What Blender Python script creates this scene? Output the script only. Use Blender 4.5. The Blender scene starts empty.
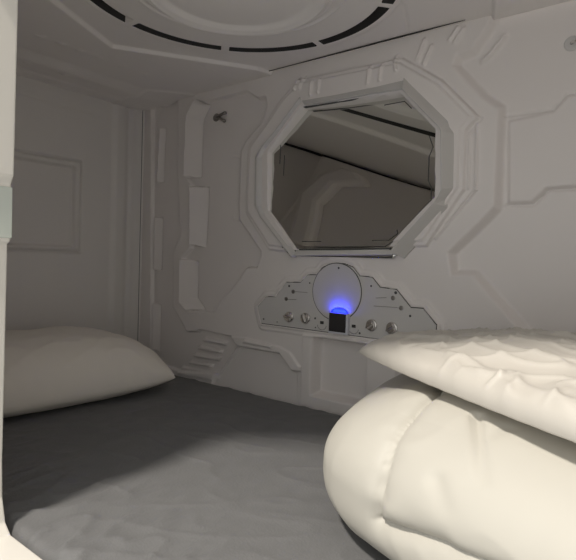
import bpy, bmesh, math, random
import numpy as np
from mathutils import Vector, Matrix, noise

SC = bpy.context.scene
COL = SC.collection
random.seed(7)
PI = math.pi

# ------------------------------------------------------------------ camera
CAM_R = Vector((0.78551565, 0.6179968, 0.03232839))
CAM_U = Vector((-0.04807065, 0.008852, 0.99880471))
CAM_F = Vector((-0.61697194, 0.78613078, -0.03666089))
CAM_O = Vector((0, 0, 0.416))
FPX = 522.07
cam = bpy.data.cameras.new('camera')
cam.sensor_width = 36.0
cam.sensor_fit = 'HORIZONTAL'
cam.lens = FPX / 576 * 36
cam.clip_start = 0.01
camo = bpy.data.objects.new('camera', cam)
COL.objects.link(camo)
camo.matrix_world = Matrix(((CAM_R.x, CAM_U.x, -CAM_F.x, CAM_O.x), (CAM_R.y, CAM_U.y, -CAM_F.y, CAM_O.y),
                            (CAM_R.z, CAM_U.z, -CAM_F.z, CAM_O.z), (0, 0, 0, 1)))
SC.camera = camo

# ------------------------------------------------------------------ world, light, exposure
w = bpy.data.worlds.new('room'); SC.world = w; w.use_nodes = True
bg = w.node_tree.nodes['Background']
bg.inputs[0].default_value = (0.95, 0.96, 0.93, 1)
bg.inputs[1].default_value = 0.86

def area(name, loc, target, size, power, color):
    l = bpy.data.lights.new(name, 'AREA'); l.shape = 'DISK'; l.size = size; l.energy = power; l.color = color
    o = bpy.data.objects.new(name, l); COL.objects.link(o); o.location = loc
    d = Vector(target) - Vector(loc)
    o.rotation_euler = d.to_track_quat('-Z', 'Y').to_euler()
    return o
area('room_ceiling_lamp', (-0.65, -0.60, 2.10), (-0.40, 0.75, 0.0), 0.20, 52, (1.0, 0.94, 0.85))

SC.view_settings.view_transform = 'Standard'
SC.view_settings.look = 'None'
SC.view_settings.gamma = 1.0
SC.view_settings.use_curve_mapping = False
SC.view_settings.exposure = 0.1

# ------------------------------------------------------------------ materials
def mat(name, col, rough=0.5, metal=0.0, emit=None, estr=0.0, var=0.0, vscale=8.0, bump=0.0, bscale=60.0, coat=0.0, stretch=None, sheen=0.0):
    m = bpy.data.materials.new(name); m.use_nodes = True
    nt = m.node_tree; b = nt.nodes['Principled BSDF']
    b.inputs['Base Color'].default_value = (*col, 1)
    b.inputs['Roughness'].default_value = rough
    b.inputs['Metallic'].default_value = metal
    if coat: b.inputs['Coat Weight'].default_value = coat
    if sheen: b.inputs['Sheen Weight'].default_value = sheen
    if emit:
        b.inputs['Emission Color'].default_value = (*emit, 1); b.inputs['Emission Strength'].default_value = estr
    tc = nt.nodes.new('ShaderNodeTexCoord')
    src = tc.outputs['Object']
    if stretch:
        mp = nt.nodes.new('ShaderNodeMapping'); mp.inputs['Scale'].default_value = stretch
        nt.links.new(src, mp.inputs['Vector']); src = mp.outputs['Vector']
    if var:
        n = nt.nodes.new('ShaderNodeTexNoise'); n.inputs['Scale'].default_value = vscale; n.inputs['Detail'].default_value = 4
        nt.links.new(src, n.inputs['Vector'])
        r = nt.nodes.new('ShaderNodeMapRange'); r.inputs['To Min'].default_value = 1 - var; r.inputs['To Max'].default_value = 1 + var
        nt.links.new(n.outputs['Fac'], r.inputs['Value'])
        mx = nt.nodes.new('ShaderNodeVectorMath'); mx.operation = 'SCALE'
        mx.inputs[0].default_value = col
        nt.links.new(r.outputs['Result'], mx.inputs['Scale'])
        nt.links.new(mx.outputs['Vector'], b.inputs['Base Color'])
    if bump:
        n = nt.nodes.new('ShaderNodeTexNoise'); n.inputs['Scale'].default_value = bscale; n.inputs['Detail'].default_value = 5
        nt.links.new(src, n.inputs['Vector'])
        bn = nt.nodes.new('ShaderNodeBump'); bn.inputs['Strength'].default_value = bump; bn.inputs['Distance'].default_value = 0.004
        nt.links.new(n.outputs['Fac'], bn.inputs['Height'])
        nt.links.new(bn.outputs['Normal'], b.inputs['Normal'])
    return m

M = {}
M['shell'] = mat('moulded_plastic', (0.80, 0.755, 0.735), 0.38, var=0.03, vscale=3, bump=0.04, bscale=25)
M['shell_left'] = mat('end_wall_plastic', (0.76, 0.73, 0.70), 0.42, var=0.04, vscale=3)
M['ceil'] = mat('ceiling_plastic', (0.86, 0.82, 0.795), 0.36, var=0.03, vscale=3)
M['frame'] = mat('door_frame_plastic', (0.70, 0.665, 0.61), 0.4, var=0.02)
M['seal'] = mat('frame_insert', (0.52, 0.55, 0.50), 0.5)
M['panel'] = mat('panel_plate', (0.62, 0.60, 0.585), 0.42, var=0.02)
M['mframe'] = mat('mirror_frame_plastic', (0.60, 0.58, 0.56), 0.30)
M['mirror'] = mat('mirror_acrylic', (0.74, 0.75, 0.71), 0.008, metal=1.0)
M['dark'] = mat('dark_gap', (0.025, 0.024, 0.023), 0.7)
M['line'] = mat('dark_line', (0.07, 0.07, 0.068), 0.6)
M['chrome'] = mat('chrome', (0.72, 0.70, 0.68), 0.16, metal=1.0)
M['steel'] = mat('dull_steel', (0.34, 0.32, 0.30), 0.35, metal=0.9)
M['screen'] = mat('screen_glass', (0.035, 0.032, 0.035), 0.25)
M['bezel'] = mat('bezel', (0.62, 0.62, 0.68), 0.35)
M['blue'] = mat('blue_led', (0.02, 0.03, 0.3), 0.4, emit=(0.004, 0.008, 1.0), estr=2.2)
M['sheet'] = mat('grey_sheet', (0.150, 0.149, 0.150), 0.75, var=0.10, vscale=30, bump=0.25, bscale=220, sheen=0.08)
M['matt'] = mat('mattress_side', (0.12, 0.12, 0.118), 0.85)
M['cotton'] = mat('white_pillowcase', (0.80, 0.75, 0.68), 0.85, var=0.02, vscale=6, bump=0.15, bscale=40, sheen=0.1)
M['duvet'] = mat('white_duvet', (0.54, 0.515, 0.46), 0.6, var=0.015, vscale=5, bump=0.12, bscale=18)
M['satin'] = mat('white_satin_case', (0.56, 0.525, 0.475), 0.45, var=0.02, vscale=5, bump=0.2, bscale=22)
M['thread'] = mat('seam_thread', (0.66, 0.62, 0.56), 0.8)
M['floor'] = mat('bed_base', (0.45, 0.44, 0.42), 0.6)

# ------------------------------------------------------------------ helpers
def link(name, me, m=None, parent=None, smooth=True):
    o = bpy.data.objects.new(name, me); COL.objects.link(o)
    if m: me.materials.append(m)
    if smooth:
        me.polygons.foreach_set('use_smooth', [True] * len(me.polygons))
    if parent: o.parent = parent
    return o

def tag(o, label=None, cat=None, group=None, kind=None):
    if label: o['label'] = label
    if cat: o['category'] = cat
    if group: o['group'] = group
    if kind: o['kind'] = kind
    return o

def empty(name, loc, rot=(0, 0, 0)):
    o = bpy.data.objects.new(name, None); o.location = loc; o.rotation_euler = rot
    o.empty_display_size = 0.05; COL.objects.link(o); return o

def mesh(name, vs, fs):
    me = bpy.data.meshes.new(name); me.from_pydata([tuple(v) for v in vs], [], fs); me.update(); return me

def frombm(name, bm, m, parent=None, smooth=False, bevel=0.0, seg=2, loc=None):
    bmesh.ops.recalc_face_normals(bm, faces=bm.faces)
    me = bpy.data.meshes.new(name); bm.to_mesh(me); bm.free()
    o = link(name, me, m, parent, smooth)
    if bevel:
        md = o.modifiers.new('bevel', 'BEVEL'); md.width = bevel; md.segments = seg; md.limit_method = 'ANGLE'; md.angle_limit = math.radians(30)
        md.harden_normals = False
    if loc: o.location = loc
    return o

def prism(bm, pts, y0, y1, origin=(0, 0)):
    """polygon in (x,z), extruded along y"""
    a = [bm.verts.new((x - origin[0], y0, z - origin[1])) for x, z in pts]
    b = [bm.verts.new((x - origin[0], y1, z - origin[1])) for x, z in pts]
    n = len(pts)
    bm.faces.new(a); bm.faces.new(b[::-1])
    for i in range(n):
        bm.faces.new((a[i], b[i], b[(i + 1) % n], a[(i + 1) % n]))

def box(bm, x0, x1, y0, y1, z0, z1):
    prism(bm, [(x0, z0), (x1, z0), (x1, z1), (x0, z1)], y0, y1)

def lathe(bm, prof, n=32, axis='Y', c=(0, 0, 0)):
    """prof: (radius, height) pairs turned about an axis"""
    rings = []
    for r, h in prof:
        ring = []
        for i in range(n):
            a = 2 * PI * i / n
            if axis == 'Y': p = (c[0] + r * math.cos(a), c[1] + h, c[2] + r * math.sin(a))
            else: p = (c[0] + r * math.cos(a), c[1] + r * math.sin(a), c[2] + h)
            ring.append(bm.verts.new(p))
        rings.append(ring)
    for A, B in zip(rings, rings[1:]):
        for i in range(n):
            bm.faces.new((A[i], A[(i + 1) % n], B[(i + 1) % n], B[i]))
    bm.faces.new(rings[0]); bm.faces.new(rings[-1][::-1])

def tube(bm, pts, r, n=8, closed=False):
    pts = [Vector(p) for p in pts]
    rings = []
    N = len(pts)
    for i, p in enumerate(pts):
        if closed:
            d = (pts[(i + 1) % N] - pts[i - 1]).normalized()
        else:
            d = (pts[min(i + 1, N - 1)] - pts[max(i - 1, 0)]).normalized()
        up = Vector((0, 1, 0)) if abs(d.y) < 0.9 else Vector((1, 0, 0))
        u = d.cross(up).normalized(); v = d.cross(u).normalized()
        rr = r[i] if isinstance(r, (list, tuple)) else r
        rings.append([bm.verts.new(p + rr * (math.cos(2 * PI * k / n) * u + math.sin(2 * PI * k / n) * v)) for k in range(n)])
    m = N if closed else N - 1
    for i in range(m):
        A, B = rings[i], rings[(i + 1) % N]
        for k in range(n):
            bm.faces.new((A[k], A[(k + 1) % n], B[(k + 1) % n], B[k]))
    if not closed:
        bm.faces.new(rings[0]); bm.faces.new(rings[-1][::-1])

def ray(px, py):
    return CAM_F + CAM_R * ((px - 288) / FPX) - CAM_U * ((py - 280) / FPX)
def onback(px, py, Y=1.25):                       # measured point of the mirror wall -> metres (x, z)
    d = ray(px, py); k = Y / d.y
    return (round(d.x * k, 4), round(CAM_O.z + d.z * k, 4))
def B(pts, Y=1.25): return [onback(x, y, Y) for x, y in pts]
def T(pts):                                       # measured points of the ceiling -> (x, y)
    o = []
    for x, y in pts:
        d = ray(x, y); k = (0.997 - CAM_O.z) / d.z; o.append((d.x * k, d.y * k))
    return o

# ---- height fields for the vacuum-formed shells
def seg_d(X, Z, a, b):
    ax, az = a; bx, bz = b
    dx, dz = bx - ax, bz - az
    L = dx * dx + dz * dz + 1e-12
    t = np.clip(((X - ax) * dx + (Z - az) * dz) / L, 0, 1)
    return np.hypot(X - ax - t * dx, Z - az - t * dz)
def sdf(X, Z, poly):                              # positive inside
    d = np.full(X.shape, 1e9); ins = np.zeros(X.shape, bool)
    n = len(poly)
    for i in range(n):
        a, b = poly[i], poly[(i + 1) % n]
        d = np.minimum(d, seg_d(X, Z, a, b))
        c = ((a[1] > Z) != (b[1] > Z)) & (X < (b[0] - a[0]) * (Z - a[1]) / ((b[1] - a[1]) if abs(b[1] - a[1]) > 1e-9 else 1e-9) + a[0])
        ins ^= c
    return np.where(ins, d, -d)
def line_d(X, Z, pts):
    d = np.full(X.shape, 1e9)
    for a, b in zip(pts, pts[1:]): d = np.minimum(d, seg_d(X, Z, a, b))
    return d
def sst(t):
    t = np.clip(t, 0, 1); return t * t * (3 - 2 * t)
class HF:
    def __init__(s, x0, x1, z0, z1, nx, nz, xs=None):
        s.xs = np.linspace(x0, x1, nx) if xs is None else xs
        s.zs = np.linspace(z0, z1, nz)
        s.X, s.Z = np.meshgrid(s.xs, s.zs)
        s.H = np.zeros(s.X.shape)
    def up(s, poly, h, w=0.004, off=0.0):
        s.H += h * sst((sdf(s.X, s.Z, poly) + off) / w)
    def ramp(s, poly, h0, h1, w=0.002, horiz=True):    # slanted facet: h0 at its left rim to h1 at its right rim
        d = sdf(s.X, s.Z, poly); m = sst(d / w)
        xs = [p[0] for p in poly]; zs = [p[1] for p in poly]
        # row-wise left and right limits
        lo = np.full(s.X.shape, 1e9); hi = np.full(s.X.shape, -1e9)
        n = len(poly)
        for i in range(n):
            a, b = poly[i], poly[(i + 1) % n]
            if abs(a[1] - b[1]) < 1e-6: continue
            t = (s.Z - a[1]) / (b[1] - a[1]); ok = (t >= 0) & (t <= 1)
            x = a[0] + t * (b[0] - a[0])
            lo = np.where(ok, np.minimum(lo, x), lo); hi = np.where(ok, np.maximum(hi, x), hi)
        t = np.clip((s.X - lo) / np.maximum(hi - lo, 1e-4), 0, 1)
        s.H = s.H * (1 - m) + m * (h0 + (h1 - h0) * t)
    def groove(s, pts, depth, w=0.002):
        d = line_d(s.X, s.Z, pts); s.H -= depth * np.exp(-(d / w) ** 2)
    def build(s, name, fn, m, depth_fn):
        nz, nx = s.X.shape
        P = fn(s.X, s.Z, s.H).reshape(-1, 3)
        idx = np.arange(nz * nx).reshape(nz, nx)
        q = np.stack([idx[:-1, :-1], idx[:-1, 1:], idx[1:, 1:], idx[1:, :-1]], -1).reshape(-1, 4)
        # rim and flat back so the panel has thickness
        rim = np.concatenate([idx[0, :], idx[1:, -1], idx[-1, -2::-1], idx[-2:0:-1, 0]])
        Pb = depth_fn(P[rim])
        n0 = len(P); k = len(rim)
        P2 = np.concatenate([P, Pb])
        j = np.arange(k); jn = (j + 1) % k
        side = np.stack([rim[j], n0 + j, n0 + jn, rim[jn]], -1)
        me = bpy.data.meshes.new(name)
        faces = np.concatenate([q, side])
        nv = len(P2); nf = len(faces)
        loops = np.concatenate([faces.ravel(), n0 + j])
        me.vertices.add(nv); me.vertices.foreach_set('co', P2.ravel())
        me.loops.add(len(loops)); me.loops.foreach_set('vertex_index', loops.astype(np.int32))
        me.polygons.add(nf + 1)
        st = np.concatenate([np.arange(nf) * 4, [nf * 4]]).astype(np.int32)
        me.polygons.foreach_set('loop_start', st)
        me.update(calc_edges=True); me.validate()
        sm = np.concatenate([np.ones(len(q), bool), np.zeros(k + 1, bool)])
        o = bpy.data.objects.new(name, me); COL.objects.link(o); me.materials.append(m)
        me.polygons.foreach_set('use_smooth', sm[:len(me.polygons)])
        return o

# ------------------------------------------------------------------ STRUCTURE
XL, XR, YF, YB, ZT = -1.73, 0.30, 0.35, 1.25, 1.0

# --- mirror wall (back): one moulded shell
xs = np.concatenate([np.linspace(-1.735, -1.5, 90)[:-1], np.linspace(-1.5, -0.17, 540), np.linspace(-0.17, 0.32, 60)[1:]])
hf = HF(0, 0, -0.04, 1.02, 0, 424, xs)
# left pillar column, lower than the raised border
col_l = B([(151, 95), (178, 92), (178, 190), (181, 235), (173.6, 252), (173, 307), (184, 325), (186, 331), (197, 331), (199, 329),
           (231, 336), (237, 346), (217, 374), (180, 372), (150, 362)])
hf.up(col_l, -0.010, 0.0045)
# the recessed field left of the mirror
field = B([(198, 104), (207.5, 100), (246, 90), (257, 97), (266, 96), (267.3, 107), (263, 121), (246, 141), (241, 151), (239, 219), (261, 251),
           (261, 257), (257, 268), (246.5, 268), (236, 285), (221, 301), (213, 314), (200, 312), (189, 312), (180, 300),
           (180, 262), (181, 257), (189, 248), (190, 184), (184, 176), (186, 116)])
hf.up(field, -0.013, 0.0045)
for s_ in ([(195.5, 99), (207, 103), (199.5, 119), (197.5, 177), (184.5, 177), (187, 116)],
           [(190.5, 185.5), (205.5, 186), (202, 247.5), (190.5, 245)],
           [(181, 259), (194.3, 261), (193.5, 298), (201.5, 310.5), (187, 311), (180, 303)]):
    hf.ramp(B(s_), 0.008, -0.020)
for s_ in ([(157.8, 127), (163, 127), (160.5, 182), (155, 182)], [(153.2, 216.5), (160, 217.5), (158.8, 270), (152, 270)],
           [(151, 303), (157.8, 305), (157, 352), (150.6, 350)]):
    hf.ramp(B(s_), -0.001, -0.022)
for a, b in (((228, 155.5), (240, 157.5)), ((228, 219.5), (238, 221.5)), ((228, 219.5), (229, 212))):
    hf.groove(B([a, b]), 0.001, 0.0016)
# louvre bars low on the left
for s_ in ([(203, 337.5), (226, 342), (223.5, 345.8), (200.5, 341.5)], [(198.5, 345.5), (221, 350), (219, 353.8), (196, 349.5)],
           [(193.5, 353.2), (219, 357.5), (216.5, 361.3), (191, 357)], [(189, 360.5), (212, 364.5), (209.5, 368), (186.5, 364)]):
    hf.up(B(s_), 0.011, 0.0055, 0.001)
hf.up(B([(180, 366.5), (217, 373.5), (216, 380), (178, 374)]), 0.007, 0.003)
# low recess right of the louvres
hf.up(B([(237, 346), (280, 353.5), (292, 371), (297.5, 371), (297.5, 420), (200, 402), (217, 373)]), -0.011, 0.004)
hf.up(B([(246, 339), (273, 345), (272, 348), (243.5, 342.5)]), 0.005, 0.003)
hf.up(B([(231, 336), (247, 337), (280, 346), (291, 352), (300, 366), (304, 366), (304, 372), (292, 371), (280, 353.5), (237, 346)]), 0.004, 0.004)
# big octagonal surround: right field drops away from the ring
right = B([(490, 14), (487, 23), (471, 47), (455.5, 52), (450, 66), (480, 98), (496, 109), (492, 206), (477, 222), (446, 252),
           (450, 277), (472, 277.5), (499, 309), (523, 336), (585, 400), (760, 400), (760, -60), (500, -60)])
hf.up(right, -0.014, 0.020)
hf.up(B([(504, 118), (551, 107.5), (565, 91.5), (640, 88), (640, 185), (577, 187), (546, 189), (531, 203.5), (504, 204)]), 0.004, 0.010)
for g in ([(503, 114), (551, 107), (565, 91), (620, 88)], [(503, 204.3), (531, 203.6), (546, 189), (577, 187), (620, 186)]):
    hf.groove(B(g), 0.0035, 0.0024)
d = line_d(hf.X, hf.Z, B([(480.5, 58), (488, 52), (502, 34)])); hf.H += 0.007 * np.exp(-(d / 0.006) ** 2)
# inner step of the surround
inner = B([(283.6, 98), (268, 121), (250, 146), (247.5, 180), (247, 214), (270, 250.5), (283, 252), (428, 247), (466, 190), (468, 131),
           (481, 117), (443.5, 80), (404, 58), (300, 80)])
hf.up(inner, 0.007, 0.005)
hf.up(inner, 0.004, 0.004, -0.014)
hf.groove(B([(443.5, 80), (482, 118.5), (469, 131)]), 0.002, 0.002)
for g in ([(470, 134), (468.5, 188)], [(477, 124), (476, 190)], [(476, 190), (436, 238)]):
    hf.groove(B(g), -0.004, 0.003)
# rubber-stamp ribs along the top of the surround
for a, b in (((298, 91), (300.5, 80)), ((303, 90), (306, 78)), ((314, 96), (315.5, 83)), ((321.5, 94), (323, 81)), ((371, 85), (373, 69)),
             ((383, 82), (385, 66)), ((417, 60), (425, 40)), ((424, 64), (432, 46)), ((399, 72), (397, 57)), ((450, 40), (458, 28)), ((455, 42), (464, 29))):
    d = line_d(hf.X, hf.Z, B([a, b])); hf.H += 0.005 * np.exp(-(d / 0.004) ** 2)
hf.H *= 1.6
# control plate surround
plate = [(259.4, 306.6), (268, 296.4), (277.3, 296.4), (288.3, 282), (302.3, 282), (309.4, 274.5), (318, 274.5), (324, 267), (332, 263.5), (346, 263.3),
         (355, 267), (361.5, 275.5), (374, 277), (382, 287), (398, 289), (412.5, 307), (425, 308), (438.5, 325), (436, 341), (424, 345), (263, 323.3)]
PL = B(plate)
hf.up(PL, 0.004, 0.005, 0.022)
hf.up(PL, 0.006, 0.004, 0.008)
hf.up(PL, -0.004, 0.001, 0.001)
# storage niche below the control plate
hf.up(B([(304, 334), (398, 343), (398, 430), (301, 418)]), 0.012, 0.003)
niche = [(-0.872, 0.193), (-0.700, 0.193), (-0.700, 0.030), (-0.872, 0.030)]
hf.up(niche, -0.045, 0.012, 0.008)
mir_hole = B([(304, 106), (270, 152), (270, 212), (298, 251), (390, 250), (440, 198), (440, 129), (403, 91)])
hf.up(mir_hole, -0.072, 0.004, -0.006)
HB = hf
def fb(X, Z, H): return np.stack([X, YB - H, Z], -1)
wb = hf.build('wall_back', fb, M['shell'], lambda P: np.stack([P[:, 0], np.full(len(P), YB + 0.09), P[:, 2]], -1))
tag(wb, kind='structure')
def wall_y(x, z):
    i = int(np.argmin(abs(hf.xs - x))); j = int(np.argmin(abs(hf.zs - z))); return YB - float(hf.H[j, i])

# --- left end wall
hl = HF(0.30, 1.262, -0.04, 1.02, 340, 300)
pan = [(0.30, 0.262), (0.803, 0.262), (0.803, 0.004), (0.30, 0.004)]
for lp in ([(0.5, 0.740), (1.001, 0.740), (1.001, 0.4235), (0.5, 0.4235)], [(0.5, 0.716), (0.975, 0.716), (0.975, 0.443), (0.5, 0.443)]):
    hl.groove(lp, 0.012, 0.0034)
hl.up([(0.4, 0.740), (1.001, 0.740), (1.001, 0.4235), (0.4, 0.4235)], 0.004, 0.005)
hl.up([(0.4, 0.716), (0.975, 0.716), (0.975, 0.443), (0.4, 0.443)], -0.012, 0.004)
hl.groove([(0.5, 0.935), (1.0, 0.915), (1.10, 0.914)], 0.002, 0.003)
hl.H += 0.008 * sst((hl.X - 1.115) / 0.03) - 0.005 * np.exp(-((hl.X - 1.19) / 0.012) ** 2)
hl.H += 0.015 * np.clip((hl.X - 1.215) / 0.04, 0, 1) ** 2
wl = hl.build('wall_left', lambda X, Z, H: np.stack([XL + H, X, Z], -1), M['shell_left'], lambda P: np.stack([np.full(len(P), XL - 0.05), P[:, 1], P[:, 2]], -1))
tag(wl, kind='structure')

# --- ceiling
CX, CY = -0.808, 0.815
hc = HF(-1.74, 0.32, 0.30, 1.256, 600, 330)
hexp = [(-1.315, 0.80), (-1.185, 1.035), (-1.07, 1.19), (-1.02, 1.30), (-0.60, 1.30), (-0.32, 0.80), (-0.60, 0.30), (-1.02, 0.30), (-1.07, 0.41), (-1.185, 0.60)]
hexp = [(-1.31, 0.845), (-1.175, 1.05), (-1.08, 1.195), (-1.06, 1.30), (-0.42, 1.30), (-0.25, 0.80), (-0.50, 0.25), (-1.02, 0.25), (-1.19, 0.61)]
hc.up(hexp, -0.010, 0.0065, 0.003)
hc.H += 0.012 * sst((-1.515 - hc.X) / 0.07) - 0.004 * sst((-1.600 - hc.X) / 0.01) + 0.004 * sst((-1.665 - hc.X) / 0.02)
hc.up([(-1.52, 1.115), (-1.42, 1.235), (-1.40, 1.3), (-1.9, 1.3), (-1.9, 1.115)], 0.004, 0.008)
hc.groove([(-0.55, 0.3), (-0.553, 1.1), (-0.61, 1.25)], 0.002, 0.003)
hc.groove([(-1.20, 1.06), (-1.19, 1.25)], 0.0012, 0.003)
for y in (0.45, 0.53, 0.61, 0.69, 0.745, 0.80, 0.86, 0.94, 1.02):
    hc.H += 0.004 * np.exp(-(((hc.X + 1.402) / 0.009) ** 2 + ((hc.Z - y) / 0.013) ** 2))
for y in (0.74, 0.86):
    hc.H += 0.003 * np.exp(-(((hc.X + 1.60) / 0.012) ** 2 + ((hc.Z - y) / 0.012) ** 2))
rc = np.hypot(hc.X - CX, hc.Z - CY)
hc.H -= 0.05 * sst((0.362 - rc) / 0.002)
ce = hc.build('ceiling', lambda X, Z, H: np.stack([X, Z, 0.991 - H], -1), M['ceil'], lambda P: np.stack([P[:, 0], P[:, 1], np.full(len(P), ZT + 0.10)], -1))
tag(ce, kind='structure')

# --- round vent cover in the ceiling (a polar height field)
rs = np.concatenate([np.linspace(0.0, 0.16, 20)[1:], np.linspace(0.16, 0.25, 50)[1:], np.linspace(0.25, 0.366, 50)[1:]])
na = 720
aa = np.arange(na) * 2 * PI / na
R_, A_ = np.meshgrid(rs, aa)
Hh = np.zeros(R_.shape)
Hh += 0.004 * np.exp(-((R_ - 0.237) / 0.004) ** 2)                       # lip
Hh += 0.016 * sst((0.232 - R_) / 0.034) - 0.006 * np.exp(-((R_ - 0.207) / 0.0045) ** 2) + 0.005 * np.exp(-((R_ - 0.193) / 0.005) ** 2) - 0.012 * sst((0.188 - R_) / 0.03) # rolled rim, then the sunken middle
Hh += 0.010 * np.sqrt(np.clip(1 - (R_ / 0.19) ** 2, 0, 1))
slot = sst((0.0135 - abs(R_ - 0.338)) / 0.002)
gapd = np.abs(((A_ - math.radians(3.5)) + PI / 8) % (PI / 4) - PI / 8) * 0.336
slot *= sst((gapd - 0.009) / 0.003)
slot_mask = slot.copy()
Hh -= 0.035 * slot
vt = empty('round_ceiling_vent', (CX, CY, ZT + 0.0065))
P = np.stack([R_ * np.cos(A_), R_ * np.sin(A_), -0.0075 - Hh], -1)
nr = len(rs)
verts = P.reshape(-1, 3).tolist(); fs = []; mats = []
for i in range(na):
    for j in range(nr - 1):
        a = i * nr + j; b = ((i + 1) % na) * nr + j
        fs.append((a, b, b + 1, a + 1)); mats.append(1 if slot_mask[i, j] > 0.02 else 0)  # slot walls coloured dark too, painting in the shade of the cavity
cidx = len(verts); verts.append((0, 0, -0.0075 - float(Hh[0, 0])))
for i in range(na): fs.append((cidx, ((i + 1) % na) * nr, i * nr)); mats.append(0)
# outer rim wall and back
base = len(verts)
for i in range(na): verts.append((rs[-1] * math.cos(aa[i]), rs[-1] * math.sin(aa[i]), 0.045))
for i in range(na):
    k = (i + 1) % na; fs.append((i * nr + nr - 1, k * nr + nr - 1, base + k, base + i)); mats.append(0)
# split: plate (ring with slots) and dome (centre)
def sub(name, sel, parent, m1, m2=None):
    fsel = [f for f, s_ in zip(fs, sel) if s_]; ms = [q for q, s_ in zip(mats, sel) if s_]
    used = sorted({v for f in fsel for v in f}); mp = {v: i for i, v in enumerate(used)}
    me = mesh(name, [verts[v] for v in used], [tuple(mp[v] for v in f) for f in fsel])
    o = link(name, me, m1, parent)
    if m2:
        me.materials.append(m2); me.polygons.foreach_set('material_index', ms)
    return o
rad = [max(math.hypot(verts[v][0], verts[v][1]) for v in f) for f in fs]
sub('slotted_ring', [r_ > 0.249 for r_ in rad], vt, M['ceil'], M['dark'])
sub('dome', [r_ <= 0.249 for r_ in rad], vt, M['ceil'])
tag(vt, 'large round white vent cover with a ring of dark slots in the capsule ceiling', 'vent')

# --- floor under the mattress, right end wall, front wall with its opening
bm = bmesh.new(); box(bm, XL - 0.05, XR + 0.05, YF - 0.04, YB + 0.06, -0.16, -0.11)
tag(frombm('floor', bm, M['floor']), kind='structure')
bm = bmesh.new(); box(bm, XR, XR + 0.05, YF - 0.04, YB + 0.06, -0.11, ZT + 0.02)
tag(frombm('wall_right', bm, M['shell']), kind='structure')

def ring_prism(bm, outer, inner_, y0, y1):
    vs = []
    ed = []
    for loop in (outer, inner_):
        a = [bm.verts.new((x, y0, z)) for x, z in loop]
        e = [bm.edges.new((a[i], a[(i + 1) % len(a)])) for i in range(len(a))]
        vs += a; ed += e
    r = bmesh.ops.triangle_fill(bm, edges=ed, use_beauty=True)
    faces = [g for g in r['geom'] if isinstance(g, bmesh.types.BMFace)]
    ex = bmesh.ops.extrude_face_region(bm, geom=faces)
    bmesh.ops.translate(bm, verts=[g for g in ex['geom'] if isinstance(g, bmesh.types.BMVert)], vec=(0, y1 - y0, 0))

open_big = [(-0.84, 0.05), (-0.815, 0.0), (-0.79, -0.03), (0.20, -0.03), (0.25, 0.05), (0.25, 0.80), (0.12, 0.955), (-0.68, 0.955), (-0.835, 0.80)]
bm = bmesh.new()
ring_prism(bm, [(XL - 0.05, -0.16), (XR + 0.05, -0.16), (XR + 0.05, ZT + 0.10), (XL - 0.05, ZT + 0.10)], open_big, YF - 0.038, YF - 0.002)
wf = tag(frombm('wall_front', bm, M['shell']), kind='structure')
# moulded pads on the inner face of the front wall (seen in the mirror)
bm = bmesh.new()
prism(bm, [(-1.44, 0.10), (-0.92, 0.10), (-0.92, 0.985), (-1.355, 0.985), (-1.385, 0.92), (-1.44, 0.80)], YF - 0.004, YF + 0.020)
prism(bm, [(-1.425, 0.78), (-1.405, 0.78), (-1.378, 0.885), (-1.352, 0.935), (-1.325, 0.955), (-1.325, 0.972), (-1.338, 0.972), (-1.362, 0.945), (-1.392, 0.895)], YF + 0.018, YF + 0.030)
tag(frombm('trim_2', bm, M['shell'], bevel=0.004), kind='structure')

# door frame (bright moulded rim around the opening) with its two insert sections
def rim(off):  # inner outline of the frame
    return [(-0.809, 0.10), (-0.807, 0.047), (-0.796, 0.012), (-0.779, -0.001), (0.18, -0.001), (0.215, 0.05), (0.215, 0.78), (0.09, 0.925), (-0.655, 0.925), (-0.777, 0.80),
            (-0.784, 0.525), (-0.792, 0.514), (-0.792, 0.431), (-0.801, 0.427)]
bm = bmesh.new()
ring_prism(bm, [(-0.90, 0.06), (-0.85, -0.075), (0.24, -0.075), (0.275, 0.05), (0.275, 0.82), (0.13, 0.985), (-0.70, 0.985), (-0.90, 0.82)], rim(0), YF - 0.055, YF)
door = frombm('door_1', bm, M['frame'], bevel=0.0025, seg=3)
tag(door, kind='structure')
bm = bmesh.new()
prism(bm, [(-0.805, 0.436), (-0.7905, 0.436), (-0.7905, 0.51), (-0.805, 0.51)], YF - 0.0562, YF + 0.0012)
frombm('frame_insert', bm, M['seal'], door, bevel=0.001)

# dark joint between the mirror wall and the ceiling
bm = bmesh.new()
pts = B([(257, 79.5), (309, 67), (360, 53.5), (405, 41.5), (430, 34), (465, 25.5)], 1.236)
seq = [0.0008, 0.0016, 0.0022, 0.0022, 0.0018, 0.0008]
tube(bm, [(x, 1.236, 0.999) for (x, z) in pts], seq, 6)
tag(frombm('trim_1', bm, M['dark'], smooth=True), kind='structure')
bm = bmesh.new()
tube(bm, [(-1.708, 1.2385, 0.0), (-1.708, 1.2385, 0.985)], 0.0010, 6)
tag(frombm('trim_3', bm, M['line'], smooth=True), kind='structure')

bm = bmesh.new()
tube(bm, [(-1.72, YF + 0.002, 0.992), (-1.05, YF + 0.002, 0.992), (0.29, YF + 0.002, 0.992)], 0.005, 6)
tag(frombm('trim_4', bm, M['dark'], smooth=True), kind='structure')
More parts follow.
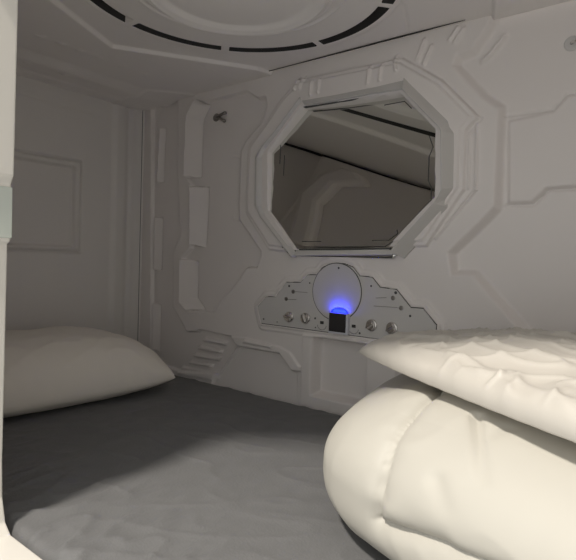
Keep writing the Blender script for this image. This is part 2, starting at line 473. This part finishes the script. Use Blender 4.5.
# ------------------------------------------------------------------ MATTRESS
mt = empty('mattress', (-0.715, 0.80, -0.11))
bm = bmesh.new()
box(bm, -1.70 + 0.715, 0.285 + 0.715, 0.362 - 0.8, 1.222 - 0.8, 0.002, 0.085)
frombm('mattress_core', bm, M['matt'], mt, bevel=0.02, seg=3)
hs = HF(-1.712, 0.29, 0.356, 1.228, 360, 180)
X, Y = hs.X, hs.Z
for k in range(X.shape[0]):
    for i in range(X.shape[1]):
        x, y = X[k, i], Y[k, i]
        n1 = noise.noise(Vector((x * 3, y * 3, 0.3)))
        a = noise.noise(Vector((x * 5 + y * 4, y * 14 - x * 9, 1.7)))
        r1 = (1 - abs(a)) ** 8
        b = noise.noise(Vector((x * 22, y * 9 + x * 14, 4.7)))
        near = max(0.0, 1 - (y - 0.356) / 0.28)
        r2 = (1 - abs(b)) ** 5 * near
        hs.H[k, i] = 0.0025 * n1 + 0.0028 * r1 + 0.011 * r2 * (1.0 if x < -0.35 else 0.4) + 0.0014 * b
e = np.minimum(np.minimum(X - X.min(), X.max() - X), np.minimum(Y - Y.min(), Y.max() - Y))
hs.H -= 0.022 * (1 - np.sqrt(np.clip(1 - (1 - np.clip(e / 0.022, 0, 1)) ** 2, 0, 1)))
hs.H -= 0.003
sh = hs.build('fitted_sheet', lambda X, Z, H: np.stack([X + 0.715, Z - 0.80, H + 0.11], -1), M['sheet'],
              lambda P: np.stack([P[:, 0], P[:, 1], np.full(len(P), 0.004)], -1))
sh.parent = mt
tag(sh, 'dark grey wrinkled fitted sheet')
tag(mt, 'mattress in a dark grey fitted sheet filling the capsule floor', 'mattress')

# ------------------------------------------------------------------ MIRROR
mr = empty('octagonal_mirror', (-0.79, YB, 0.44))
def rel(p, y): return (p[0] + 0.79, y - YB, p[1] - 0.44)
glass_px = [(298, 99), (263, 147), (263, 217), (294, 256), (394, 257), (447, 201), (447, 126), (405, 84)]
G = B(glass_px)
bm = bmesh.new()
gy = YB + 0.024
# fine grid glass, gently warped like real acrylic sheet
gx0, gx1 = min(p[0] for p in G), max(p[0] for p in G); gz0, gz1 = min(p[1] for p in G), max(p[1] for p in G)
N1 = 60
MIR_TILT = [0.0033, 0.015, -0.0205, 0.0023, -0.0129]
vg = {}
def inside(x, z):
    return sdf(np.array([x]), np.array([z]), G)[0] > -0.004
def gl_y(x, z):
    u = (x + 0.79) / 0.27; v = (z - 0.66) / 0.22
    return gy + MIR_TILT[0] * u + MIR_TILT[1] * v + MIR_TILT[2] * u * u + MIR_TILT[3] * u * v + MIR_TILT[4] * v * v
vsg = []; fsg = []
for j in range(N1 + 1):
    for i in range(N1 + 1):
        x = gx0 + (gx1 - gx0) * i / N1; z = gz0 + (gz1 - gz0) * j / N1
        vsg.append(rel((x, z), gl_y(x, z)))
for j in range(N1):
    for i in range(N1):
        x = gx0 + (gx1 - gx0) * (i + .5) / N1; z = gz0 + (gz1 - gz0) * (j + .5) / N1
        if inside(x, z):
            a = j * (N1 + 1) + i; fsg.append((a, a + 1, a + N1 + 2, a + N1 + 1))
me = mesh('mirror_glass', vsg, fsg)
bm = bmesh.new(); bm.from_mesh(me); bmesh.ops.delete(bm, geom=[v for v in bm.verts if not v.link_faces], context='VERTS'); bm.to_mesh(me); bm.free()
mg = link('mirror_glass', me, M['mirror'], mr)
md = mg.modifiers.new('solid', 'SOLIDIFY'); md.thickness = 0.003; md.offset = -1
tag(mg, 'dim octagonal mirror glass with fine dark lines')
def band(name, outer, inner_, h_out, h_in, parent, m, back=0.050, rows=None):
    """a chamfered bar: outer rim stands proud, inner rim dips to the glass"""
    n = len(outer); bm = bmesh.new(); R = []
    rows = rows or [(0.0, -back), (0.0, h_out), (0.08, h_out + 0.002), (0.80, h_in * 0.93), (0.88, h_in), (0.96, h_in), (1.0, h_in * 0.9), (1.0, -back)]
    for t, h in rows:
        row = []
        for a, b in zip(outer, inner_):
            x = a[0] + (b[0] - a[0]) * t; z = a[1] + (b[1] - a[1]) * t
            row.append(bm.verts.new(rel((x, z), YB - h)))
        R.append(row)
    for A, C in zip(R, R[1:] + R[:1]):
        for i in range(n - 1): bm.faces.new((A[i], A[i + 1], C[i + 1], C[i]))
    bm.faces.new([r_[0] for r_ in R]); bm.faces.new([r_[-1] for r_ in R][::-1])
    return frombm(name, bm, m, parent, bevel=0.002)
lo = B([(299.6, 97), (275, 130), (261.5, 146), (254.8, 157), (254.2, 205), (259.5, 217), (291.5, 257.5)], 1.226)
li = B([(304, 106), (280, 138), (270, 151.5), (269, 162), (269, 206), (270, 213), (297.5, 251.5)], 1.244)
band('frame_bar', lo, li, 0.014, 0.028, mr, M['mframe'], rows=[(0, -0.05), (0, 0.022), (0.06, 0.026), (0.18, 0.027), (0.30, 0.025), (0.93, 0.007), (1.0, 0.005), (1.0, -0.05)])
ro = B([(404, 72), (452, 118.5), (454, 126), (460, 134), (458.8, 187), (450, 198), (449.5, 208), (411, 250), (403.5, 258.5)], 1.242)
ri = B([(403, 91), (433, 122), (439, 128), (440, 132), (440.5, 190), (437, 198), (433, 203), (396, 244), (390, 250.5)], 1.214)
band('frame_bar', ro, ri, 0.008, 0.038, mr, M['mframe'])
to = B([(301, 99.5), (330, 94.5), (367, 87), (404, 78)], 1.236); ti = B([(304, 105), (335, 100), (370, 93.5), (403, 88.5)], 1.222)
band('frame_bar', to, ti, 0.014, 0.026, mr, M['mframe'])
bo = B([(297, 256), (340, 255.5), (403, 255)]); bi = B([(299.5, 250.5), (340, 250.5), (391, 249.5)])
band('frame_bar', bo, bi, 0.0165, 0.0165, mr, M['mframe'])
# dark lines on the glass, each a thin raised strip
def strip(name, pts, wdt, m, parent, y=None, th=0.0006, relo=None):
    bm = bmesh.new()
    for a, b in zip(pts, pts[1:]):
        a = Vector((a[0], 0, a[1])); b = Vector((b[0], 0, b[1])); d_ = (b - a).normalized(); n_ = Vector((-d_.z, 0, d_.x)) * wdt / 2
        a = a - d_ * wdt / 2; b = b + d_ * wdt / 2
        q = [a - n_, b - n_, b + n_, a + n_]
        ya = y if y is not None else None
        t = [bm.verts.new(((p.x, (gl_y(p.x, p.z) if y is None else y) - th, p.z))) for p in q]
        u = [bm.verts.new(((p.x, (gl_y(p.x, p.z) if y is None else y) + 0.0003, p.z))) for p in q]
        bm.faces.new(t); bm.faces.new(u[::-1])
        for i in range(4): bm.faces.new((t[i], u[i], u[(i + 1) % 4], t[(i + 1) % 4]))
    bmesh.ops.translate(bm, verts=bm.verts, vec=-Vector(relo))
    return frombm(name, bm, m, parent)
mo = (-0.79, YB, 0.44)
for ps in ([(303, 241.5), (321, 241.5)], [(372, 240.5), (389, 240.5), (398, 233.5), (397, 230)], [(305, 247), (386, 246.5), (394, 241), (431, 200), (431, 188), (427, 180), (427, 156), (431, 146), (427, 135)],
           [(380, 102.5), (400.6, 99), (407.6, 106)], [(279, 145), (278.5, 163)], [(282.5, 155), (282, 175)]):
    strip('dark_line', B(ps), 0.0022, M['line'], mr, relo=mo)
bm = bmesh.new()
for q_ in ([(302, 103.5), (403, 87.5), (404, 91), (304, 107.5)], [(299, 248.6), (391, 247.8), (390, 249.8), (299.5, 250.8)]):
    bm2 = bmesh.new(); prism(bm2, B(q_, 1.238), YB - 0.013, YB - 0.003); bmesh.ops.translate(bm2, verts=bm2.verts, vec=-Vector(mo)); frombm('edge_shade', bm2, M['line'], mr)  # dark strips painting the shade between top and bottom bars and the glass
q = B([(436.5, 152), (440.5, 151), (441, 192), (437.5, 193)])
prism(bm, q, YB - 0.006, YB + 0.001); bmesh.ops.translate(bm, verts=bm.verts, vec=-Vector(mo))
frombm('gap_shade', bm, M['dark'], mr)  # dark strip standing in for the shade in the right bar's gap
tag(mr, 'octagonal tinted mirror in a chunky moulded frame on the long wall', 'mirror')

# ------------------------------------------------------------------ CONTROL PANEL
PY = YB - 0.006 - 0.0005      # face of the plate recess
po = (-0.795, PY, 0.21)
cp = empty('control_panel', po)
def prel(bm): bmesh.ops.translate(bm, verts=bm.verts, vec=-Vector(po))
def offs(poly, d):
    n = len(poly); out = []
    A = sum(poly[i][0] * poly[(i + 1) % n][1] - poly[(i + 1) % n][0] * poly[i][1] for i in range(n))
    s_ = 1 if A > 0 else -1
    for i in range(n):
        a, b, c = Vector(poly[i - 1]), Vector(poly[i]), Vector(poly[(i + 1) % n])
        n1 = Vector((-(b - a).y, (b - a).x)).normalized() * s_; n2 = Vector((-(c - b).y, (c - b).x)).normalized() * s_
        v = (n1 + n2).normalized(); k = d / max(0.35, v.dot(n1)); out.append(tuple(b + v * k))
    return out
bm = bmesh.new()
prism(bm, offs(PL, 0.0018), PY - 0.0045, PY + 0.002); prel(bm)
frombm('face_plate', bm, M['panel'], cp, bevel=0.0008)
bm = bmesh.new()
prism(bm, offs(PL, -0.0006), PY - 0.0008, PY + 0.001); prel(bm)
frombm('seam_gasket', bm, M['dark'], cp)
FY = PY - 0.0045
dc = (-0.798, 0.333); dr = 0.0800
bm = bmesh.new(); lathe(bm, [(dr + 0.0022, 0.0005), (dr + 0.0022, -0.0004)], 96, 'Y', (dc[0], FY, dc[1])); prel(bm)
frombm('cover_gap', bm, M['dark'], cp)
bm = bmesh.new(); lathe(bm, [(dr, 0.0004), (dr, -0.0016), (dr - 0.0012, -0.0024)], 96, 'Y', (dc[0], FY, dc[1])); prel(bm)
frombm('round_cover', bm, M['panel'], cp)
# four chrome dials
for k, (px, py, r_) in enumerate(((289, 317, 0.0165), (305.5, 318.3, 0.0165), (371.5, 325.3, 0.0165), (391.8, 328.3, 0.0165))):
    x, z = onback(px, py, 1.237)
    bm = bmesh.new()
    lathe(bm, [(r_, 0), (r_, -0.003), (r_ * 0.93, -0.005), (r_ * 0.80, -0.005), (r_ * 0.74, -0.010), (r_ * 0.70, -0.012)], 32, 'Y', (0, 0, 0))
    kn = frombm('dial', bm, M['chrome'], cp, smooth=False, bevel=0.0006); kn.location = (x - po[0], FY - po[1], z - po[2])
    kn.rotation_euler = (0, [0.3, 1.2, -0.7, -0.6][k], 0)
    bm = bmesh.new(); box(bm, -r_ * 0.72, r_ * 0.72, -0.0175, -0.011, -0.0028, 0.0028)
    frombm('grip_bar', bm, M['steel'] if k % 2 else M['chrome'], kn, bevel=0.0008)
# small screws, sockets and indicator marks
for px, py, r_ in ((289, 286, .0032), (309.5, 283, .0022), (263.5, 319, .0028), (277, 322, .002), (315, 318.3, .0032), (339, 268, .003), (371, 286, .0026), (395.6, 292.7, .004), (410, 316, .003),
                   (359.5, 333.2, .003), (315.3, 327.5, .002)):
    x, z = onback(px, py, 1.238)
    y0 = FY - (0.0024 if (x - dc[0]) ** 2 + (z - dc[1]) ** 2 < dr ** 2 else 0)
    bm = bmesh.new(); lathe(bm, [(r_, 0.0005), (r_, -0.0008), (r_ * .6, -0.0014)], 12, 'Y', (x, y0, z)); prel(bm)
    frombm('screw', bm, M['line'], cp)
for (a, b) in (((295, 291.5), (307, 292.6)), ((285, 299.3), (296, 299.6)), ((376, 298), (386, 297.6)), ((374, 306), (397, 307.5))):
    strip('indicator_line', B([a, b], 1.238), 0.0016, M['steel'], cp, y=FY, relo=po)
for (px, py) in ((293, 291.6), (286, 299), (393, 298), (401, 308)):
    x, z = onback(px, py, 1.238)
    bm = bmesh.new(); lathe(bm, [(0.0062, 0.0004), (0.0062, -0.0008), (0.0045, -0.0012), (0.0042, -0.0004)], 20, 'Y', (x, FY, z)); prel(bm)
    frombm('indicator_mark', bm, M['steel'], cp)
for (px, py) in ((321.8, 322.6), (353.6, 326.2)):
    x, z = onback(px, py, 1.238)
    bm = bmesh.new(); box(bm, x - 0.006, x + 0.006, FY - 0.0012, FY + 0.0004, z - 0.0042, z + 0.0042); prel(bm)
    frombm('usb_socket', bm, M['dark'], cp)
    pts = [(x + 0.015 * math.cos(a), z - 0.008 + 0.013 * math.sin(a)) for a in [PI + i * PI / 10 for i in range(11)]]
    strip('socket_line', pts, 0.0010, M['line'], cp, y=FY, relo=po)
# square screen box with its blue night light
sx0, sz0 = onback(328, 331, 1.222); sx1, sz1 = onback(345.3, 314.5, 1.222)
bm = bmesh.new(); box(bm, sx0 - 0.002, sx1 + 0.006, FY - 0.013, FY + 0.0005, sz0 - 0.006, sz1 + 0.001); prel(bm)
bz = frombm('screen_housing', bm, M['bezel'], cp, bevel=0.0015)
bm = bmesh.new(); box(bm, sx0, sx1, FY - 0.0142, FY - 0.0125, sz0, sz1); prel(bm)
frombm('screen', bm, M['screen'], bz, bevel=0.0004)
bm = bmesh.new()
cxm = (sx0 + sx1) / 2
arc = [(cxm + 0.028 * math.cos(a), sz1 + 0.0005 + 0.015 * math.sin(a)) for a in [i * PI / 16 for i in range(17)]]
prism(bm, arc, FY - 0.006, FY - 0.002); prel(bm)
frombm('night_light', bm, M['blue'], cp, bevel=0.001)
tag(cp, 'cloud-shaped wall control panel with chrome dials, round cover and glowing blue light', 'control panel')
pl = bpy.data.lights.new('night_light_glow', 'AREA'); pl.shape = 'RECTANGLE'; pl.size = 0.045; pl.size_y = 0.010; pl.energy = 0.075; pl.color = (0.02, 0.04, 1.0)
plo = bpy.data.objects.new('night_light_glow', pl); COL.objects.link(plo); plo.location = (cxm, FY - 0.012, sz1 + 0.006)
plo.rotation_euler = (math.radians(125), 0, 0)

# ------------------------------------------------------------------ small metal fittings on the wall
x, z = onback(215, 116.5)
y = wall_y(x, z)
hk = empty('coat_hook', (x, y, z)); hk.scale = (1.7, 1.5, 1.5)
bm = bmesh.new(); lathe(bm, [(0.009, 0.001), (0.009, -0.002), (0.006, -0.004)], 20, 'Y', (-0.008, 0, 0.002)); frombm('hook_base', bm, M['steel'], hk)
bm = bmesh.new(); tube(bm, [(-0.008, -0.003, 0.002), (0.002, -0.006, 0.002), (0.016, -0.009, 0.004), (0.026, -0.010, 0.005)], [0.003, 0.003, 0.0032, 0.004], 8)
frombm('hook_prong', bm, M['steel'], hk, smooth=True)
bm = bmesh.new(); tube(bm, [(-0.004, -0.004, 0.0), (0.006, -0.007, -0.003), (0.017, -0.009, -0.009), (0.024, -0.010, -0.013)], [0.003, 0.003, 0.0032, 0.004], 8)
frombm('hook_prong', bm, M['steel'], hk, smooth=True)
tag(hk, 'small dull metal double coat hook on the wall left of the mirror', 'hook', 'coat hooks on the long wall')
x, z = onback(570, 40)
y = wall_y(x, z)
hk = empty('coat_hook', (x, y, z))
bm = bmesh.new(); lathe(bm, [(0.016, 0.001), (0.016, -0.002), (0.013, -0.004), (0.006, -0.004)], 24, 'Y', (0, 0, 0)); frombm('hook_base', bm, M['panel'], hk)
bm = bmesh.new(); tube(bm, [(0, -0.003, 0), (0.004, -0.014, -0.002), (0.012, -0.022, -0.004), (0.02, -0.026, 0.0)], [0.004, 0.0035, 0.0035, 0.0045], 8)
frombm('hook_prong', bm, M['chrome'], hk, smooth=True)
tag(hk, 'small round-based metal hook high on the wall at the right edge', 'hook', 'coat hooks on the long wall')

# ------------------------------------------------------------------ BEDDING
def fbm(p, o=3):
    s_ = 0; a = 1
    for k in range(o): s_ += a * noise.noise(p * (2 ** k)); a *= 0.5
    return s_
def ridge(p): return (1 - abs(noise.noise(p))) ** 4

def pillow(name, L, W, T, loc, rot, m, wr, seed, crumple=None, n=150, flat=0.35, pw=2.6, parent=None, lift=None, ex=0.5, rc=0.16):
    """closed cushion: two puffed skins sharing a seam"""
    nu = n; nv = int(n * W / L)
    verts = []; idx = {}
    for side in (1, -1):
        for j in range(nv + 1):
            for i in range(nu + 1):
                u = -1 + 2 * i / nu; v = -1 + 2 * j / nv
                edge = i in (0, nu) or j in (0, nv)
                if edge and side == -1: idx[(side, i, j)] = idx[(1, i, j)]; continue
                e = (1 - abs(u) ** pw) * (1 - abs(v) ** pw)
                t = T * max(e, 0) ** ex
                # corners stay, sides draw in
                px = L / 2 * u * (1 - 0.07 * (1 - u * u) * 0 - 0.06 * (1 - v * v) ** 1.0)
                py = W / 2 * v * (1 - 0.08 * (1 - u * u))
                px = L / 2 * u * (1 - 0.04 * (1 - v * v)) * math.sqrt(1 - rc * v * v); py *= math.sqrt(1 - rc * u * u)
                z = t * (1 - flat) if side == 1 else -t * flat
                q = Vector((px * 7 + seed, py * 7, side * 3))
                k = min(1, 4 * max(e, 0))
                d_ = wr * (fbm(q) * 0.6 + ridge(Vector((px * 9 + py * 5 + seed, py * 16 - px * 6, seed))) * 0.7) * k
                # seam puckers
                s_ = (1 - min(1, e * 3)) * 0.25 * wr * math.sin((px + py) * 140 + seed) if not edge else 0
                if crumple and side == 1: d_ += crumple(px, py) * k
                z += (d_ + s_) * (1 if side == 1 else 0.3)
                idx[(side, i, j)] = len(verts); verts.append([px, py, z])
    fs_ = []
    for side in (1, -1):
        for j in range(nv):
            for i in range(nu):
                q = [idx[(side, i, j)], idx[(side, i + 1, j)], idx[(side, i + 1, j + 1)], idx[(side, i, j + 1)]]
                fs_.append(tuple(q if side == 1 else q[::-1]))
    if lift:
        for v_ in verts: lift(v_)
    o = link(name, mesh(name, verts, fs_), m, parent)
    return o

# left pillow, lying against the end wall
p1 = empty('bed_pillow', (-1.475, 0.738, 0.0), (0, 0, math.radians(86)))
o = pillow('pillow_case', 0.70, 0.46, 0.20, (0, 0, 0), 0, M['cotton'], 0.007, 3.1, flat=0.28, pw=3.0, parent=p1)
for v in o.data.vertices: v.co.z = max(v.co.z + 0.047, 0.006)
tag(p1, 'plump white pillow lying on the grey sheet at the end wall', 'pillow')

# folded duvet: a soft block with quilting seams
dv = empty('folded_duvet', (-0.15, 0.86, 0.0))
FA, FB, FC, FD = Vector((-0.470, 0.668)), Vector((-0.60, 1.19)), Vector((0.26, 1.19)), Vector((0.26, 0.38))
DH = 0.245
def rbox(n=90):
    """unit cube surface with even grid"""
    bm = bmesh.new(); cache = {}
    def V(p):
        k = tuple(round(c, 5) for c in p)
        if k not in cache: cache[k] = bm.verts.new(k)
        return cache[k]
    for ax in range(3):
        for sgn in (-1, 1):
            for i in range(n):
                for j in range(n):
                    q = []
                    for di, dj in ((0, 0), (1, 0), (1, 1), (0, 1)):
                        p = [0, 0, 0]; p[ax] = sgn; p[(ax + 1) % 3] = -1 + 2 * (i + di) / n; p[(ax + 2) % 3] = -1 + 2 * (j + dj) / n
                        q.append(V(p))
                    bm.faces.new(q if sgn > 0 else q[::-1])
    return bm
bm = rbox(96)
def sph(p, k):     # cube -> superellipsoid
    m_ = (abs(p.x) ** k[0] + abs(p.y) ** k[0]) ** (1 / k[0])
    kz = 3.8 if p.z < 0 else 2.15
    if p.z > 0: kz -= 0.28 * max(0.0, min(1.0, (-p.x - 0.3) / 0.6))
    m2 = (m_ ** kz + abs(p.z) ** kz) ** (1 / kz)
    return p / m2
def duv(p):
    q = sph(p, (6.0, 2.7))
    u = (q.x + 1) / 2; v = (q.y + 1) / 2
    e = FA * (1 - u) * (1 - v) + FD * u * (1 - v) + FC * u * v + FB * (1 - u) * v
    z = DH * (0.40 + (0.60 if q.z > 0 else 0.40) * q.z)
    return Vector((e.x, e.y, z))
def on_duvet(px, py):
    return RAYHIT[(px, py)]
SEAM_PX = [[(440, 385), (436, 393), (420, 405), (405, 424), (393, 445), (385, 470), (380, 495), (377, 524)],
           [(377, 524), (400, 533), (430, 544), (467, 560), (520, 582), (600, 615)],
           ]
def seam_dist(P, pts):
    best = 1e9
    for a, b in zip(pts, pts[1:]):
        a = Vector(a); b = Vector(b); ab = b - a; t = max(0, min(1, (P - a).dot(ab) / ab.length_squared)); best = min(best, (P - a - ab * t).length)
    return best
ctr = Vector((-0.15, 0.86, 0.12))
from mathutils.bvhtree import BVHTree
bm.verts.ensure_lookup_table()
P0 = [duv(v.co) for v in bm.verts]
tree = BVHTree.FromPolygons(P0, [[v.index for v in f.verts] for f in bm.faces]) if [setattr(v, 'index', i) for i, v in enumerate(bm.verts)] else None
def hit(px, py):
    h = tree.ray_cast(CAM_O, ray(px, py).normalized())
    return h[0], h[1]
SEAMS = []
for L_ in SEAM_PX:
    S_ = []
    for a_ in L_:
        h = hit(*a_)[0]
        if h is not None: S_.append(h)
    SEAMS.append(S_)
# the loop seam carries on over the top and down the back
SEAMS[0] = [Vector((-0.30, 1.15, 0.22)), Vector((-0.31, 0.95, DH))] + SEAMS[0]
CREASE = [([hit(477, 418)[0], hit(480, 440)[0], hit(486, 488)[0]], 0.007, 0.012), ([hit(437, 480)[0], hit(450, 520)[0]], 0.012, 0.005),
          ([hit(508, 430)[0], hit(488, 440)[0]], 0.010, 0.004)]
for i, v in enumerate(bm.verts):
    P = P0[i]
    nrm = Vector((P.x - ctr.x if P.x < ctr.x - 0.25 else (P.x - ctr.x) * 0.2, P.y - ctr.y, (P.z - ctr.z) * 1.5)).normalized()
    s_ = min(seam_dist(P, S_) for S_ in SEAMS if len(S_) > 1)
    d_ = 0.010 * (1 - math.exp(-s_ / 0.05)) - 0.004 - 0.013 * math.exp(-(s_ / 0.007))
    # puckers that run out from the stitching
    d_ += 0.0035 * math.exp(-s_ / 0.022) * noise.noise(P * 42)
    d_ += 0.005 * noise.noise(P * 4.5) + 0.0018 * ridge(Vector((P.x * 9 + P.z * 6, P.y * 9, P.z * 9)))
    for (L_, wd, dp) in CREASE:
        s_ = seam_dist(P, L_); t_ = max(0.0, min(1.0, (P - L_[0]).length / (L_[-1] - L_[0]).length)); d_ -= dp * (1 - t_) ** 0.7 * math.exp(-(s_ / wd) ** 2)
    P = P + nrm * d_
    if P.z < 0.004: P.z = 0.002
    v.co = P - Vector((-0.15, 0.86, 0.0))
me = bpy.data.meshes.new('duvet_body'); bmesh.ops.recalc_face_normals(bm, faces=bm.faces); bm.to_mesh(me); bm.free()
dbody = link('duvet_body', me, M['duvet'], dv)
tag(dv, 'thick white quilted duvet folded in a stack on the grey mattress', 'duvet')

# second pillow, flat and crumpled, lying on the duvet
LOC2 = Vector((-0.145, 0.852, 0.235)); RZ2 = math.radians(-33)
p2 = empty('bed_pillow', LOC2, (0, 0, RZ2))
def to_local(px, py, z):
    d = ray(px, py); k = (z - CAM_O.z) / d.z; v = Matrix.Rotation(-RZ2, 3, 'Z') @ Vector((d.x * k - LOC2.x, d.y * k - LOC2.y, 0)); return v.x, v.y
cc = to_local(522, 392, 0.285)
FOLDS = [((0, 0), (-0.085, 0.045), .006, .007), ((0, 0), (0.06, -0.055), .006, .008), ((0, 0), (-0.05, -0.045), .006, .006), ((0, 0), (0.12, 0.02), .007, .007),
         ((0.0, 0.0), (0.0, 0.06), .006, .005), ((-0.085, 0.045), (-0.10, -0.03), .006, .006), ((-0.20, 0.05), (-0.10, 0.02), .008, .004), ((0.06, -0.055), (0.14, -0.07), .007, .005)]
def crump(x, y):
    r_ = 0
    for (a, b, wd, h) in FOLDS:
        ax, ay = a[0] + cc[0], a[1] + cc[1]; bx, by = b[0] + cc[0], b[1] + cc[1]
        wob = 0.006 * noise.noise(Vector((x * 25, y * 25, 0.5)))
        t = max(0, min(1, ((x - ax) * (bx - ax) + (y - ay) * (by - ay)) / ((bx - ax) ** 2 + (by - ay) ** 2)))
        dd = math.hypot(x - ax - t * (bx - ax), y - ay - t * (by - ay)) + wob
        r_ += 1.0 * h * (1 - 0.6 * t) * math.exp(-(dd / (wd * 0.9)) ** 2)
    q = noise.noise(Vector((x * 5 + y * 3 + 4.0, y * 30 - x * 4, 2.2)))
    far = sst((y - cc[1] + 0.03) / 0.10)
    r_ += 0.0055 * (1 - abs(q)) ** 9 * (0.35 + 0.65 * far)
    q = noise.noise(Vector((x * 13 - y * 9 + 1.0, y * 15 + x * 8, 7.2))); r_ += 0.0045 * (1 - abs(q)) ** 10
    r_ += 0.004 * noise.noise(Vector((x * 11, y * 13, 1.1)))
    c = math.exp(-(((x - cc[0]) / 0.13) ** 2 + ((y - cc[1]) / 0.08) ** 2))
    r_ += c * (0.006 * noise.noise(Vector((x * 26, y * 26, 3.3))) - 0.004)
    return float(r_)
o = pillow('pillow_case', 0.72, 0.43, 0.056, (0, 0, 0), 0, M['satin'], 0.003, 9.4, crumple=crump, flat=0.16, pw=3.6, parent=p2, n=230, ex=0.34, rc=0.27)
tr = BVHTree.FromPolygons([v.co + Vector((-0.15, 0.86, 0)) for v in dbody.data.vertices], [list(p.vertices) for p in dbody.data.polygons])
R2 = Matrix.Rotation(RZ2, 3, 'Z')
def top(x, y):
    h = tr.ray_cast(Vector((x, y, 1.0)), Vector((0, 0, -1)))[0]
    return max(h.z, 0.232) if h is not None else 0.232
GX = {}
def top_s(x, y):      # smoothed so the cushion bridges the seams
    k = (round(x / 0.02), round(y / 0.02))
    def g(i, j):
        if (i, j) not in GX: GX[(i, j)] = max(top(i * 0.02 + a, j * 0.02 + b) for a in (-0.012, 0, 0.012) for b in (-0.012, 0, 0.012))
        return GX[(i, j)]
    fi, fj = x / 0.02, y / 0.02; i0, j0 = math.floor(fi), math.floor(fj); u, v = fi - i0, fj - j0
    return g(i0, j0) * (1 - u) * (1 - v) + g(i0 + 1, j0) * u * (1 - v) + g(i0, j0 + 1) * (1 - u) * v + g(i0 + 1, j0 + 1) * u * v
for v in o.data.vertices:
    wv = R2 @ Vector(v.co) + LOC2
    v.co.z = v.co.z + 0.014 + top_s(wv.x, wv.y) - LOC2.z
o.data.update()
tag(p2, 'flat crumpled white pillow lying on top of the folded duvet', 'pillow')
